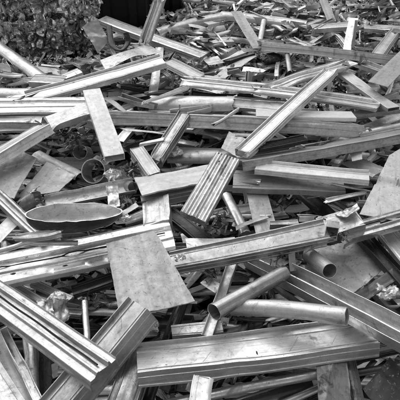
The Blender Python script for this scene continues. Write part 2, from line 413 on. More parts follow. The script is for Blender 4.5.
def pathtube(name, pts, w, mat, label, cat, anchor=None, flat=1.0, hollow=True):
    V = [P(*p) for p in pts]
    z = (V[0] - EYE).dot(FWD); r = w * z / F / 2
    # smooth the corner
    Q = []
    for i in range(len(V) - 1):
        for k in range(8):
            u = k / 8
            p0, p1, p2, p3 = V[max(i - 1, 0)], V[i], V[i + 1], V[min(i + 2, len(V) - 1)]
            Q.append(.5 * ((2 * p1) + (p2 - p0) * u + (2 * p0 - 5 * p1 + 4 * p2 - p3) * u * u + (3 * p1 - p0 - 3 * p2 + p3) * u ** 3))
    Q.append(V[-1])
    c = sum(Q, Vector()) / len(Q)
    bm = bmesh.new(); rings = []; n = 14
    for i, q in enumerate(Q):
        T = (Q[min(i + 1, len(Q) - 1)] - Q[max(i - 1, 0)]).normalized()
        s = T.cross(Vector((0, 0, 1))).normalized(); u = s.cross(T)
        for rr in (r, r * .82):
            rings.append([bm.verts.new(q - c + (s * math.cos(2 * math.pi * k / n) + u * flat * math.sin(2 * math.pi * k / n)) * rr) for k in range(n)])
    m = len(Q)
    for i in range(m - 1):
        for l in (0, 1):
            a, b = rings[2 * i + l], rings[2 * i + 2 + l]
            for k in range(n): bm.faces.new((a[k], a[(k + 1) % n], b[(k + 1) % n], b[k]))
    for i in (0, m - 1):
        a, b = rings[2 * i], rings[2 * i + 1]
        for k in range(n): bm.faces.new((a[k], a[(k + 1) % n], b[(k + 1) % n], b[k]))
    bmesh.ops.recalc_face_normals(bm, faces=bm.faces)
    me = bpy.data.meshes.new('bent_tube'); bm.to_mesh(me); bm.free(); smooth(me, 50)
    o = obj(name, me, mat, None, Matrix.Translation(c))
    tag(o, label, cat, None, anchor, (sum(p[0] for p in pts) / len(pts), sum(p[1] for p in pts) / len(pts)))
    o['hand'] = 1
    return o
def studs(o, pts, r=.006, mat='black', name='bolt_hole', hh=.0005, asp=1.3):
    """short rivets or plugs standing on the seen face of a piece; pts are pixels"""
    inv = o.matrix_world.inverted()
    zt = max(v.co.z for v in o.data.vertices)
    for (x, y) in pts:
        e = inv @ EYE; q = inv @ P(x, y, .2); d = (q - e)
        tt = (-e.z) / d.z; q = e + d * tt
        best = min((v.co for v in o.data.vertices if True), key=lambda c: (c.xy - q.xy).length - c.z * .2)
        bm = bmesh.new(); bmesh.ops.create_cone(bm, cap_ends=True, segments=26, radius1=r * 1.15, radius2=r, depth=hh * 2)
        for v in bm.verts:
            k = 1 + .45 * noise.noise(v.co.normalized() * 1.1 + Vector((x, y, 0))); v.co.x *= k * asp; v.co.y *= k / asp
        me = bpy.data.meshes.new('stud'); bm.to_mesh(me); bm.free()
        c = obj(name, me, mat, o); c.location = (q.x, q.y, best.z + .0006)
# ------------------------------------------------------------------ the setting
bm = bmesh.new(); bmesh.ops.create_grid(bm, x_segments=80, y_segments=80, size=60)
for v in bm.verts: v.co.z = .02 * noise.noise(v.co * .9)
me = bpy.data.meshes.new('ground'); bm.to_mesh(me); bm.free()
g = obj('ground', me, EARTH); g['kind'] = 'structure'

# ------------------------------------------------------------------ foreground
F1 = bar('fluted_extrusion', 'ridge', (-34, 274, .13), (103, 371, .27), 31, 8, 'mill', roll=2, taper=1.0, t=.003, jag=.001, dent=.0006, label='broad stepped aluminium extrusion running from the left edge over the bottom left corner', anchor='broad stepped extrusion')
F2 = bar('channel_profile', 'tray', (139, 304, .23), (33, 430, .10), 23, 20, 'dull', roll=-14, t=.003, jag=.001, dent=.0006, label='clean aluminium channel slanting up under the broad stepped extrusion to the grey plate', anchor='slanting clean channel')
bar('channel_profile', 'chan', (6, 336, .06), (40, 406, .08), 9, 4, 'mill', label='narrow channel with raised lips, rightmost of the fan in the bottom left corner', anchor='narrow lipped channel')
bar('flat_strip', 'flat', (-14, 318, .03), (30, 404, .05), 16, 4, 'mill', roll=-10, label='smooth flat strip in the middle of the fan in the bottom left corner', anchor=None)
bar('bright_panel', 'cap', (-24, 352, .06), (14, 415, .09), 34, 6, 'dull', roll=0, label='pale smooth panel filling the very bottom left corner', anchor='pale corner panel')
bar('bent_sheet', 'dome', (28, 325, -.02), (31, 390, -.01), 15, 8, 'streak', label='upright streaked sheet seen below the broad stepped extrusion', anchor=None, cat='metal sheet')
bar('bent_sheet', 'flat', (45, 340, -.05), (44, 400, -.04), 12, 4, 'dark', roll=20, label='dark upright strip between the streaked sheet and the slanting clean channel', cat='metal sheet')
bar('slotted_tube', 'dome', (84, 300, .06), (86, 340, .05), 6.5, 5, 'bright', label='short bright half tube standing upright between the foil lump and the grey plate', anchor='short upright half tube', cat='pipe')
crumple('foil_lump', 52, 308, .07, 17, 15, 'foil', label='crumpled lump of bright foil behind the broad stepped extrusion', anchor='crumpled foil lump', amp=.8, freq=34)
F5 = bar('box_beam', 'tray', (137, 360, .16), (371, 331, .16), 28, 16, 'bright', roll=-14, t=.003, bow=-.006, jag=.002, label='long pale beam lying level across the bottom of the picture, widest piece there', anchor='long pale bottom beam')
bar('channel_profile', 'tray', (141, 346, .11), (119, 412, .08), 27, 9, 'streak', roll=6, label='streaked channel going down from under the left end of the long pale bottom beam', anchor='streaked channel at the bottom')
bar('flat_strip', 'angle', (204, 377, .215), (198, 412, .22), 20, 7, 'bright', roll=4, label='bright cut strip end lying over the front of the long pale bottom beam', anchor='bright strip end')
bar('thin_pipe', 'tube', (150, 408, .06), (330, 371, .10), 10, 5, 'mill', label='thin pipe running level just below the long pale bottom beam', cat='pipe', anchor='thin bottom pipe')
bar('bent_sheet', 'dome', (228, 405, .02), (312, 380, .04), 14, 5, 'steel', label='grey curved offcut beneath the thin bottom pipe', cat='metal sheet')
bar('thin_pipe', 'tube', (283, 404, .03), (328, 384, .04), 8, 5, 'streak', label='short streaked pipe left of the stained narrow plate at the bottom edge', cat='pipe')
bar('thin_pipe', 'tube', (268, 372, .06), (322, 359, .06), 6, 5, 'steel', label='slim grey rod squeezed between the long pale bottom beam and the thin bottom pipe', cat='pipe')
sheet('stained_plate', [(316, 358, .13), (346, 354, .13), (353, 414, .10), (319, 414, .10)], 'stained', t=.003, warp=.003, label='stained narrow plate standing at the bottom edge below the long pale beam', anchor='stained narrow plate')
bar('angle_profile', 'angle', (350, 353, .10), (362, 412, .06), 9, 6, 'stained', label='dark stained angle strip right against the stained narrow plate')
sheet('speckled_plate', [(390, 357, .17), (363, 389, .15), (380, 412, .14), (418, 388, .16)], 'speck', t=.003, warp=.001, label='black square plate with pale specks in the bottom right corner', anchor='black speckled plate')
bar('dark_strip', 'angle', (344, 357, .05), (412, 341, .06), 8, 5, 'dark', label='dark level strip between the double rail and the black speckled plate')
bar('dark_strip', 'dome', (352, 372, .02), (415, 362, .03), 8, 5, 'steel', label='grey bent strip just above the left corner of the black speckled plate')
bar('dark_strip', 'flat', (356, 384, 0), (376, 360, .02), 6, 5, 'dark', label='short dark strip left of the black speckled plate')

# the rail and the pipes in the right foreground
DR = bar('double_rail', 'rail', (252, 262, .03), (418, 350, .25), 18, 9, 'mill', roll=10, t=.0022, taper=1.0, label='double ribbed rail slanting down to the right edge', anchor='double ribbed rail')
bar('fat_pipe', 'tube', (232, 307, .15), (347, 316, .255), 17.5, 5, 'dull', taper=1.05, bend=.008, jag=.0012, dent=.0016, label='fat dull pipe lying level over the double ribbed rail', cat='pipe', anchor='fat dull pipe')
OP = bar('open_pipe', 'tube', (284, 273, .14), (214, 312, .20), 16.5, 5, 'streak', taper=1.05, crush=.0, jag=.0012, t=.0022, label='bright torn pipe with its dark mouth facing left in the centre foreground', cat='pipe', anchor='bright torn pipe')
bar('open_pipe', 'tube', (304, 251, .09), (330, 271, .17), 15, 5, 'bright', t=.002, jag=.0005, dent=.0004, label='short clean cut pipe with its round mouth facing the viewer on the stained sheet', cat='pipe', anchor='short clean cut pipe')
bar('narrow_channel', 'chan', (235, 258, .06), (206, 342, .08), 10, 3, 'bright', label='narrow bright channel standing up behind the mouth of the bright torn pipe', anchor='narrow bright channel')
bar('dark_pipe', 'tube', (184, 298, .01), (140, 420, -.01), 14, 5, 'dark', label='dark glossy pipe running down under the left part of the long pale bottom beam', cat='pipe', anchor='dark glossy pipe')
bar('flat_strip', 'cap', (172, 331, .05), (222, 326, .05), 11, 5, 'mill', label='short pale strip just above the left half of the long pale bottom beam')
crumple('foil_lump', 150, 327, .05, 9, 7, 'foil', label='small crumpled foil piece between the slanting channel end and the dark glossy pipe', amp=.8, freq=50)
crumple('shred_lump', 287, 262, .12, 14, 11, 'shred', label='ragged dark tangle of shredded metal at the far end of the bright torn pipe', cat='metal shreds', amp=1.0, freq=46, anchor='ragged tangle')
bar('flat_strip', 'flat', (238, 262, .02), (300, 304, .03), 6, 4, 'steel', label='thin grey strip sloping down behind the bright torn pipe')
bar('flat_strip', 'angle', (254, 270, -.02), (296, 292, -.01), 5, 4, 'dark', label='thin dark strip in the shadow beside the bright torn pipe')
bar('foil_flake', 'flat', (205, 279, .02), (220, 290, .02), 11, 4, 'foil', roll=12, label='bright folded flake in the dark gap below the large leaning channel', cat='metal flake', dent=.006)

# the centre
M1 = bar('large_channel', 'tray', (171, 261, .17), (326, 229, .21), 18, 8, 'mill', roll=18, t=.0028, taper=1.25, label='large clean channel leaning left to right across the centre, dark cavity at its right end', anchor='large clean channel', jag=.004, dent=.0008)
TP = bar('torn_profile', 'box', (318, 229, .20), (357, 217, .22), 20, 16, 'streak', roll=20, t=.003, jag=.03, dent=.007, rip=.011, label='torn many chambered profile stub at the right end of the large clean channel', anchor='torn chambered stub')
sheet('torn_flange', [(335, 212, .235), (357, 204, .25), (359, 212, .245), (346, 217, .235)], 'mill', warp=.012, scale=22, label='jagged bright flange curling up from the torn chambered stub', anchor=None)
crumple('shred_lump', 341, 233, .19, 8, 9, 'shred', label='twisted shreds hanging from the torn chambered stub', cat='metal shreds', amp=1.1, freq=60)
CB = bar('chrome_bar', 'ridge', (338, 235, .16), (425, 211, .19), 15, 8, 'streak', roll=8, t=.0025, rip=.011, label='shiny streaked bar running from the torn chambered stub to the right edge', anchor='shiny streaked bar')
crumple('foil_lump', 180, 258, .20, 6, 4, 'foil', label='little white foil knot inside the left end of the large clean channel', amp=.8, freq=70)
M2 = sheet('grey_plate', [(106, 243, .185), (153, 231, .20), (158.5, 236, .20), (195, 301, .22), (160, 309, .215), (120, 318, .205)], 'pit', t=.003, warp=.002, label='pale grey matte plate with a stained corner, left of the centre', anchor='pale grey matte plate')
M3 = bar('grooved_beam', 'ridge', (-40, 277, .08), (172, 233, .13), 29, 10, 'bright', roll=-4, t=.003, label='long bright grooved beam running from the left edge under the pale grey matte plate', anchor='long grooved beam')
pathtube('bent_rod', [(-12, 254, .14), (14, 247, .15), (28, 242.5, .17), (40, 243, .16), (78, 243, .14)], 5.5, 'mill', 'thin bent rod lying on the long grooved beam below the bowl', 'metal rod', 'thin bent rod')
bar('flat_strip', 'cap', (12, 282, .03), (46, 303, .04), 6, 4, 'bright', label='left one of two pale strips poking out below the long grooved beam')
bar('flat_strip', 'cap', (32, 282, .03), (70, 299, .05), 7, 4, 'bright', label='right one of two pale strips poking out below the long grooved beam')
bar('flat_strip', 'angle', (72, 290, .03), (112, 277, .05), 9, 5, 'steel', label='grey strip between the crumpled foil lump and the pale grey matte plate')
M14 = bar('fluted_block', 'flute', (227.5, 156, .255), (193, 217, .19), 26, 6, 'streak', roll=8, t=.003, jag=.002, dent=.0008, label='finely fluted bright slab tilted upright in the middle of the heap', anchor='finely fluted slab')
M15 = sheet('pale_panel', [(134, 178, .13), (170, 172, .14), (216, 163, .145), (197, 184, .15), (142, 196, .15)], 'white', t=.006, warp=.003, label='pale panel just left of the finely fluted slab', anchor='pale panel left of the slab')
bar('panel_edge', 'angle', (141, 199, .12), (197, 187, .125), 5, 9, 'dull', label='grey edge profile under the front of the pale panel')
CS = bar('channel_stub', 'cap', (155, 196, .13), (157, 222, .125), 27, 12, 'dull', roll=10, t=.0025, jag=.004, rip=.011, label='short wide channel stub hanging below the left end of the pale panel', anchor='short wide channel stub')
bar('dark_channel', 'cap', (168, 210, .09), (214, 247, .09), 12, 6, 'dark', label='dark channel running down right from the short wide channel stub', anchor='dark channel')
bar('flat_strip', 'flat', (186, 244, .13), (236, 240, .13), 9, 4, 'foil', dent=.006, label='crinkled white strip just above the large clean channel below the fluted slab')
bar('tall_strip', 'flat', (255.5, 188, .10), (267, 234, .08), 21, 4, 'pit', label='grey matte strip standing behind the large clean channel right of the slab', anchor='grey matte upright strip')
bar('half_tube', 'dome', (226, 192, .09), (246, 231, .08), 10, 6, 'bright', label='bright half tube between the fluted slab and the grey matte upright strip', cat='pipe', anchor='bright half tube')
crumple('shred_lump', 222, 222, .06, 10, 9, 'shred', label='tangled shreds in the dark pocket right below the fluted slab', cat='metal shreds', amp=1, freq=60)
bar('dark_trough', 'gutter', (300, 189, .03), (330, 216, .03), 14, 6, 'steel', label='glossy dark trough in the pocket above the middle of the large clean channel', cat='pipe')

# left middle: the bowl and its neighbours
def bowl():
    a, b = P(25, 213, .235), P(122.5, 210.5, .225)
    L = (b - a).length; X = (b - a).normalized(); c = (a + b) / 2
    n = Vector((0, 0, 1)); n = (n - X * n.dot(X)).normalized(); s = n.cross(X)
    q = Matrix.Rotation(R(-12), 3, X); s, n = q @ s, q @ n          # leans back, showing its belly
    bm = bmesh.new(); nr, na = 16, 64; rows = {}
    for lay in (0, 1):
        for i in range(nr + 1):
            u = i / nr; ph = u * math.pi / 2
            for k in range(na):
                th = 2 * math.pi * k / na
                rad = math.sin(ph); dz = -math.cos(ph) ** .8
                o = .004 if lay == 0 else 0
                ex = (L / 2 - o) * rad * math.cos(th); ey = (L * .20 - o) * rad * math.sin(th) * (1 - .12 * math.cos(th))
                ez = (L * .22 - o) * dz * (1 - .13 * rad * math.cos(th))
                q2 = Vector((ex, ey, ez))
                ez -= .010 * math.exp(-((th - 4.2) / .5) ** 2) * rad; ey += .012 * math.exp(-((th - 4.2) / .35) ** 2) * rad ** 2; ez += .006 * noise.noise(q2 * 11 + Vector((4, 2, 0))) + .003 * noise.noise(q2 * 30); ey += .006 * noise.noise(q2 * 12 + Vector((0, 7, 0)))
                if i == nr: ey += .002 * noise.noise(q2 * 50)
                rows[lay, i, k] = bm.verts.new((ex, ey, ez))
    for lay in (0, 1):
        for i in range(nr):
            for k in range(na):
                k2 = (k + 1) % na
                v = [rows[lay, i, k], rows[lay, i, k2], rows[lay, i + 1, k2], rows[lay, i + 1, k]]
                if lay == 1: v.reverse()
                f = bm.faces.new(v); f.material_index = lay
    for k in range(na):
        k2 = (k + 1) % na
        f = bm.faces.new([rows[0, nr, k], rows[0, nr, k2], rows[1, nr, k2], rows[1, nr, k]])
    bmesh.ops.remove_doubles(bm, verts=bm.verts, dist=1e-6)
    bmesh.ops.recalc_face_normals(bm, faces=bm.faces)
    me = bpy.data.meshes.new('bowl'); bm.to_mesh(me); bm.free(); smooth(me, 45)
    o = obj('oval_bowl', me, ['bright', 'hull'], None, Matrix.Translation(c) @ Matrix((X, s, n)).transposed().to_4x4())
    tag(o, 'long oval bowl with pale inside and dark outside, on the left above the grooved beam', 'bowl', None, 'long oval bowl', (74, 215)); o['hand'] = 1
    return o
BOWL = bowl()
bar('flat_strip', 'angle', (16, 236, .19), (62, 231, .20), 5, 4, 'mill', dent=.003, rip=.006, label='bent thin strip lying against the dark underside of the long oval bowl')
bar('flat_strip', 'flat', (104, 223, .20), (138, 204, .22), 6, 3, 'dull', dent=.006, rip=.008, label='crumpled strip leaning on the right end of the long oval bowl')
crumple('foil_lump', 124, 218, .17, 7, 5, 'foil', label='small foil piece under the right end of the long oval bowl', amp=.8)
bar('trough', 'gutter', (44, 201, .13), (134, 184, .14), 13, 6, 'mill', t=.0022, label='shiny trough lying behind the rim of the long oval bowl', cat='pipe', anchor='shiny trough')
PS = bar('pipe_stub', 'tube', (21, 205, .10), (38, 196, .14), 15, 5, 'mill', t=.0018, jag=.006, rip=.011, label='torn pipe stub with dark mouth touching the left tip of the long oval bowl', cat='pipe', anchor='torn pipe stub')
sheet('foil_flap', [(107, 187, .17), (117, 182, .18), (119, 205, .16), (108, 208, .15)], 'foil', warp=.01, scale=16, label='folded foil flap hanging over the right end of the shiny trough')
def ring_pipe(px, py, hm, dr, w, Lm, mat, t, label, anchor, name='round_pipe', kind='tube', cat='pipe'):
    m = P(px, py, hm); d = Vector(dr).normalized(); z = (m - EYE).dot(FWD)
    X = -d; up = Vector((0, 0, 1)); n = (up - X * up.dot(X)).normalized(); s = n.cross(X); W = w * z / F
    me = extrude(kind, Lm, W, W if kind == 'box' else 1, t, dent=.001, jag=.002)
    mw = Matrix.Translation(m - d * Lm / 2) @ Matrix((X, s, n)).transposed().to_4x4() @ Matrix.Translation((0, 0, W / 2))
    o = obj(name, me, mat, None, mw); tag(o, label, cat, None, anchor, (px, py)); o['hand'] = 1
ring_pipe(93, 171, .12, (-.12, -.75, .62), 25, .12, 'bright', .0035, 'wide round pipe end facing the viewer above the long oval bowl', 'wide round pipe end')
ring_pipe(133, 187, .13, (.5, -.7, .45), 11, .09, 'dull', .002, 'small open pipe end between the wide round pipe end and the pale panel', None)
ring_pipe(331.5, 233, .215, (-.25, -.8, .3), 12.5, .09, 'mill', .002, 'small square tube end with black opening at the right end of the large clean channel', None, 'square_tube_end', 'box', 'metal profile')
ring_pipe(80, 152, .05, (-.1, -.75, .62), 15, .09, 'dull', .002, 'dull thin walled ring end behind the wide round pipe end', None)
crumple('foil_lump', 114, 176, .12, 11, 9, 'foil', label='pale crinkled foil lump right of the wide round pipe end', amp=.8, freq=50, anchor='pale crinkled foil')
crumple('shred_lump', 128, 203, .10, 9, 10, 'shred', label='dark torn shreds between the oval bowl and the short wide channel stub', cat='metal shreds', amp=1, freq=60)
sheet('cut_sheet', [(22, 151, .13), (37, 158, .13), (14, 199, .14), (-12, 190, .14), (-12, 172, .13)], 'matte', warp=.005, label='pale cut sheet at the left edge, left of the two beside the oval bowl', anchor='pale sheet at the left edge')
sheet('cut_sheet', [(47, 162, .10), (75.5, 175, .11), (59, 192, .12), (17, 197, .11)], 'matte', warp=.003, label='pale four cornered sheet just above the left half of the oval bowl', anchor='pale four cornered sheet')
bar('half_tube', 'dome', (36, 152, .09), (80, 173, .10), 10, 5, 'dull', label='dull half tube behind the pale four cornered sheet', cat='pipe', dent=.003)
bar('lip_channel', 'ridge', (-14, 184, .17), (45, 239, .115), 12, 5, 'mill', label='narrow channel slanting under the left tip of the long oval bowl', anchor='channel under the bowl tip')
bar('flat_strip', 'flat', (-10, 244, .10), (22, 211, .11), 13, 4, 'white', label='white strip crossing below the narrow channel at the left edge')
bar('angle_profile', 'angle', (-22, 163, .19), (42, 125, .21), 9, 11, 'mill', roll=-24, t=.003, jag=.001, label='clean angle profile entering from the left edge, above the pale cut sheets', anchor='clean angle profile on the left')
BS = bar('box_stub', 'box', (46, 123, .19), (88, 107, .21), 12, 9, 'dull', t=.002, jag=.008, rip=.012, dent=.004, label='short square tube with a torn end left of the white plank', anchor='short torn square tube')
bar('white_plank', 'box', (91.5, 89, .25), (114.5, 155, .21), 18.5, 5, 'white', t=.002, jag=.0005, dent=.0005, bow=0, twist=0, label='smooth white plank lying upright in the picture, upper left of the centre', anchor='smooth white plank')
# centre left small profiles
bar('small_channel', 'tray', (136, 148, .13), (154, 173, .14), 12, 7, 'white', label='small white channel above the left end of the pale panel', anchor='small white channel')
TC = bar('tall_channel', 'tray', (184, 114, .19), (155, 159, .13), 11, 6, 'dull', rip=.011, label='dull channel leaning down from the double faced beam towards the small white channel', anchor='dull leaning channel')
bar('small_channel', 'box', (139, 118, .12), (119, 141, .10), 8, 5, 'bright', label='small bright square tube right of the smooth white plank')
bar('flat_strip', 'flat', (128, 152, .04), (170, 136, .05), 12, 4, 'steel', label='grey sheet strip behind the small white channel', dent=.004)
bar('flat_strip', 'dome', (168, 150, .07), (242, 151, .08), 13, 5, 'dull', label='dull curved strip just above the finely fluted slab', dent=.003, anchor='dull curved strip')
sheet('punched_plate', [(229, 131, .15), (249, 140, .15), (240, 158, .15), (221, 148, .14)], 'matte', warp=.004, label='small grey plate with two punched holes above the finely fluted slab', anchor='small punched plate')
crumple('foil_lump', 172, 152, .08, 11, 7, 'foil', label='pale folded foil between the dull leaning channel and the dull curved strip', amp=.6, freq=40)
# right middle
DC = bar('diagonal_channel', 'tray', (242, 153, .20), (331, 71, .26), 10.5, 5, 'bright', roll=-8, t=.0025, taper=.9, rip=.011, label='bright diagonal channel rising right over the long beams', anchor='bright diagonal channel')
bar('grey_beam', 'angle', (238, 160, .17), (412, 130, .18), 8, 9, 'dull', roll=-26, t=.003, label='dull grey beam running right from the top corner of the fluted slab', anchor='dull grey beam')
bar('tread_strip', 'ribbed', (258, 147, .20), (305, 138, .20), 6, 4, 'dark', roll=-4, label='dark ridged strip lying on the dull grey beam', jag=.01)
bar('white_flat', 'tray', (256, 166, .17), (369, 177, .19), 9, 5, 'white', roll=-5, t=.0025, jag=.001, label='white flat bar right of the finely fluted slab', anchor='white flat bar')
bar('grey_box', 'cap', (233, 179, .12), (344, 184, .13), 17, 9, 'pit', roll=-4, t=.003, label='wide grey profile lying under the white flat bar', anchor='wide grey profile')
bar('thin_strip', 'angle', (345, 185, .09), (372, 184, .09), 7, 5, 'dark', label='short dark profile at the right end of the wide grey profile')
sheet('speckled_sheet', [(408, 146, .17), (389, 157, .17), (359, 216, .17), (408, 225, .17)], 'pale', warp=.002, t=.003, cuts=5, fold=lambda c: .009 * max(-1, min(1, (abs(c.x + .01) - .022) * 300)), label='large pale speckled sheet with a sunken band, at the right edge', anchor='large pale speckled sheet')
sheet('stained_sheet', [(312, 247, .07), (357, 240, .09), (386, 267, .09), (345, 299, .10), (302, 280, .08)], 'grime', warp=.006, t=.003, label='large stained sheet under the short clean cut pipe', anchor='large stained sheet')
bar('dark_channel', 'chan', (358, 234, .10), (412, 294, .12), 13, 4, 'dark', label='dark glossy channel slanting down at the right edge below the shiny streaked bar', anchor='dark channel at the right')
bar('flat_strip', 'cap', (384, 228, .11), (415, 266, .12), 17, 5, 'mill', label='pale strip at the right edge right of the dark glossy channel')
sheet('triangle_sheet', [(392, 268, .13), (395, 281, .13), (362, 303, .13), (345, 300, .12)], 'steel', warp=.003, label='slender grey triangular sheet on the edge of the large stained sheet')
crumple('foil_lump', 386, 292, .12, 13, 8, 'foil', label='white crumpled foil at the right edge above the double ribbed rail', amp=.7, freq=44, anchor='white foil at the right')
bar('half_tube', 'dome', (352, 308, .04), (412, 322, .05), 12, 6, 'bright', label='bright half tube behind the double ribbed rail at the right edge', cat='pipe')
sheet('small_plate', [(349, 148, .15), (361, 144.5, .16), (362.5, 159, .15), (352, 161, .14)], 'white', warp=.001, label='small white square plate between the dull grey beam and the white flat bar')
sheet('grey_sheet', [(341, 164, .09), (358, 157, .10), (386, 169, .10), (372, 178, .10)], 'matte', warp=.004, label='grey pointed sheet between the white flat bar and the large pale speckled sheet')
bar('thin_rod', 'dome', (352, 133, .11), (412, 121, .11), 6, 4, 'streak', label='upper streaked thin rod at the right edge above the large pale speckled sheet')
bar('thin_rod', 'tube', (358, 141, .09), (414, 133, .10), 6, 4, 'mill', label='lower bright thin rod at the right edge above the large pale speckled sheet', cat='metal rod')
bar('thin_rod', 'angle', (352, 112, .12), (412, 105, .13), 6, 4, 'dull', label='dull thin bar right of the end of the white topped plank')
bar('flat_strip', 'flat', (365, 128, .06), (410, 112, .07), 8, 4, 'bright', label='bright thin flat at the right edge beside the double faced beam end', dent=.003)
# ------------------------------------------------------------------ the long beams of the middle distance
C1 = bar('long_beam', 'angle', (104, 111, .13), (359, 124, .16), 11, 13, 'mill', roll=-26, t=.004, bow=.008, jag=.006, seg=40, rip=.011, label='long double faced beam across the upper middle, from the white plank to the right', anchor='long double faced beam')
bar('white_beam', 'box', (256, 112.5, .18), (354, 114.5, .19), 8, 7, 'white', roll=-14, t=.003, jag=.001, dent=.001, label='white topped plank lying on the right half of the long double faced beam', anchor='white topped plank')
RB = bar('round_beam', 'dome', (150, 97, .16), (233, 98, .17), 11, 6, 'bright', t=.003, jag=.008, rip=.005, label='bright rounded bar just above the long double faced beam, right of the white plank', anchor='bright rounded bar')
bar('flat_beam', 'cap', (225, 101, .13), (300, 107, .14), 11, 6, 'mill', label='grey flat bar continuing behind the bright rounded bar')
LB = bar('long_bar', 'ridge', (183, 80, .17), (378, 104, .16), 9, 6, 'mill', t=.003, bow=.012, seg=36, rip=.011, label='long slim bar sloping gently right above the bright rounded bar', anchor='long slim sloping bar')
bar('upper_beam', 'angle', (264, 44, .17), (394, 57, .17), 8, 9, 'mill', roll=-26, t=.004, bow=.006, jag=.004, label='double faced beam at the upper right, in front of the white post', anchor='double faced upper beam')
SB = bar('splintered_bar', 'ridge', (268, 88, .18), (346, 62, .20), 9, 6, 'streak', jag=.05, dent=.006, rip=.011, label='splintered grey bar below the double faced upper beam', anchor='splintered grey bar')
bar('small_profile', 'box', (343, 72, .16), (394, 108, .17), 8, 5, 'bright', t=.002, dent=.003, label='bright square tube pointing down right below the double faced upper beam', anchor='bright square tube on the right')
bar('small_profile', 'chan', (348, 61, .14), (384, 74, .15), 6, 4, 'mill', label='short slim channel under the double faced upper beam')
bar('grey_plank', 'flat', (412, 50, .22), (378, 84, .20), 17, 4, 'pit', t=.004, dent=.0008, label='grey matte plank leaning in from the right edge', anchor='grey plank at the right edge')
bar('short_channel', 'tray', (396, 29, .14), (377, 55, .15), 9, 4, 'bright', label='bright short channel near the right edge behind the double faced upper beam')
bar('white_post', 'flat', (354, 18, .20), (348, 50, .12), 10, 4, 'bright', label='bright upright strip rising behind the double faced upper beam', anchor='bright upright strip')
bar('dark_post', 'flat', (356.5, 20, .21), (353, 48, .13), 3, 4, 'dark', label='thin dark strip along the right side of the bright upright strip')
bar('thin_bar', 'angle', (312, 27, .13), (357, 23.5, .14), 5, 4, 'bright', label='thin white bar left of the bright upright strip')
bar('thin_bar', 'angle', (364, 26, .12), (412, 29, .12), 4.5, 4, 'mill', label='thin bar at the right edge behind the bright short channel')
bar('far_strip', 'dome', (221, 11.5, .14), (307, 21, .13), 5.5, 4, 'mill', label='thin curved strip crossing the far slope behind the grey slanted strip', bend=.02, anchor='thin curved far strip')
bar('far_strip', 'dome', (156, 29, .12), (223, 13, .14), 5.5, 4, 'dull', bend=.02, label='dull curved strip rising right beside the upright torn profile')
bar('slanted_strip', 'flat', (236, 11, .17), (259, 48, .13), 10, 4, 'pit', label='grey slanted strip in the top middle of the far slope', anchor='grey slanted strip')
crumple('dark_lump', 271, 58, .12, 12, 8, 'dark', label='dark rounded crushed lump at the foot of the grey slanted strip', cat='crushed metal', amp=.35, freq=14, anchor='dark crushed lump')
bar('peg', 'dome', (264, 19, .15), (260, 39, .12), 5, 4, 'bright', label='short bright peg right of the grey slanted strip')
bar('peg', 'dome', (287, 49, .17), (290, 71, .14), 5, 4, 'mill', label='short upright peg at the left end of the double faced upper beam')
bar('tilted_strip', 'flat', (322, -4, .15), (332, 21, .12), 8, 4, 'dull', label='dull tilted strip at the top edge left of the bright upright strip')
# ------------------------------------------------------------------ the left distance
T1 = bar('long_channel', 'tray', (26, 98, .13), (163, 60, .23), 10, 5, 'bright', roll=0, t=.003, jag=.003, label='long bright channel rising right across the upper left', anchor='long rising channel')
bar('thin_strip', 'angle', (8, 99, .10), (80, 70, .15), 5.5, 4, 'bright', label='thin bright strip just above the long rising channel')
bar('left_bar', 'dome', (-16, 32, .20), (42, 75, .13), 11, 6, 'bright', t=.003, jag=.001, label='bright rounded bar slanting down from the upper left edge', anchor='slanting bar at the upper left')
bar('short_block', 'angle', (32, 78, .15), (64, 80, .15), 8, 5, 'dull', label='short dull block at the foot of the slanting bar at the upper left')
bar('far_strip', 'flat', (30, 68, .10), (78, 74, .10), 6, 4, 'bright', label='pale strip behind the short dull block')
bar('level_bar', 'dome', (-20, 88, .12), (34, 90, .12), 9, 5, 'mill', label='upper level bar at the left edge, under the slanting bar')
bar('level_bar', 'ridge', (-20, 105, .14), (96, 104, .14), 14, 6, 'bright', label='broad bright level bar at the left edge below the long rising channel', anchor='broad level bar on the left')
bar('level_bar', 'angle', (-20, 118, .11), (48, 119, .12), 8, 6, 'dull', label='dull level bar just below the broad bright level bar')
bar('level_bar', 'cap', (-20, 128, .09), (36, 127, .09), 6, 4, 'mill', label='slim level bar above the clean angle profile at the left edge')
TU = bar('torn_upright', 'ridge', (159, -2, .42), (143, 43, .20), 8.5, 6, 'streak', t=.003, jag=.02, rip=.011, label='upright torn profile at the top in front of the dark box', anchor='upright torn profile')
bar('torn_upright', 'flat', (160, 47, .17), (153, 92, .12), 9, 4, 'streak', jag=.02, dent=.004, label='streaked upright strip crossed by the right end of the long rising channel')
bar('cross_bar', 'angle', (102, 18, .24), (204, 55, .16), 7, 5, 'mill', label='thin bar sloping down right behind the upright torn profile', anchor='thin sloping bar')
T7 = sheet('punched_plate', [(82, 27, .27), (97, 18, .31), (109, 41, .20), (98, 53, .16)], 'pit', warp=.008, scale=12, label='leaning plate with dark holes in front of the crushed bales', anchor='leaning punched plate')
pathtube('curled_strip', [(109, 26, .26), (112, 44, .20), (121, 50, .18), (128, 42, .21), (126, 33, .25)], 6, 'dark', 'dark curled strip between the leaning punched plate and the upright torn profile', 'metal strip', 'dark curled strip', flat=.4)
bar('crumpled_strip', 'flat', (103, 63, .17), (152, 46, .20), 10, 4, 'foil', dent=.012, jag=.02, label='crinkled pale strip above the long rising channel', anchor=None)
bar('small_channel', 'tray', (167, 61, .15), (199, 77, .16), 8, 4, 'white', label='small white channel right of the end of the long rising channel', anchor='small far white channel')
bar('far_bar', 'angle', (200, 42, .09), (232, 39, .09), 5, 4, 'dull', label='dull short bar left of the grey slanted strip')
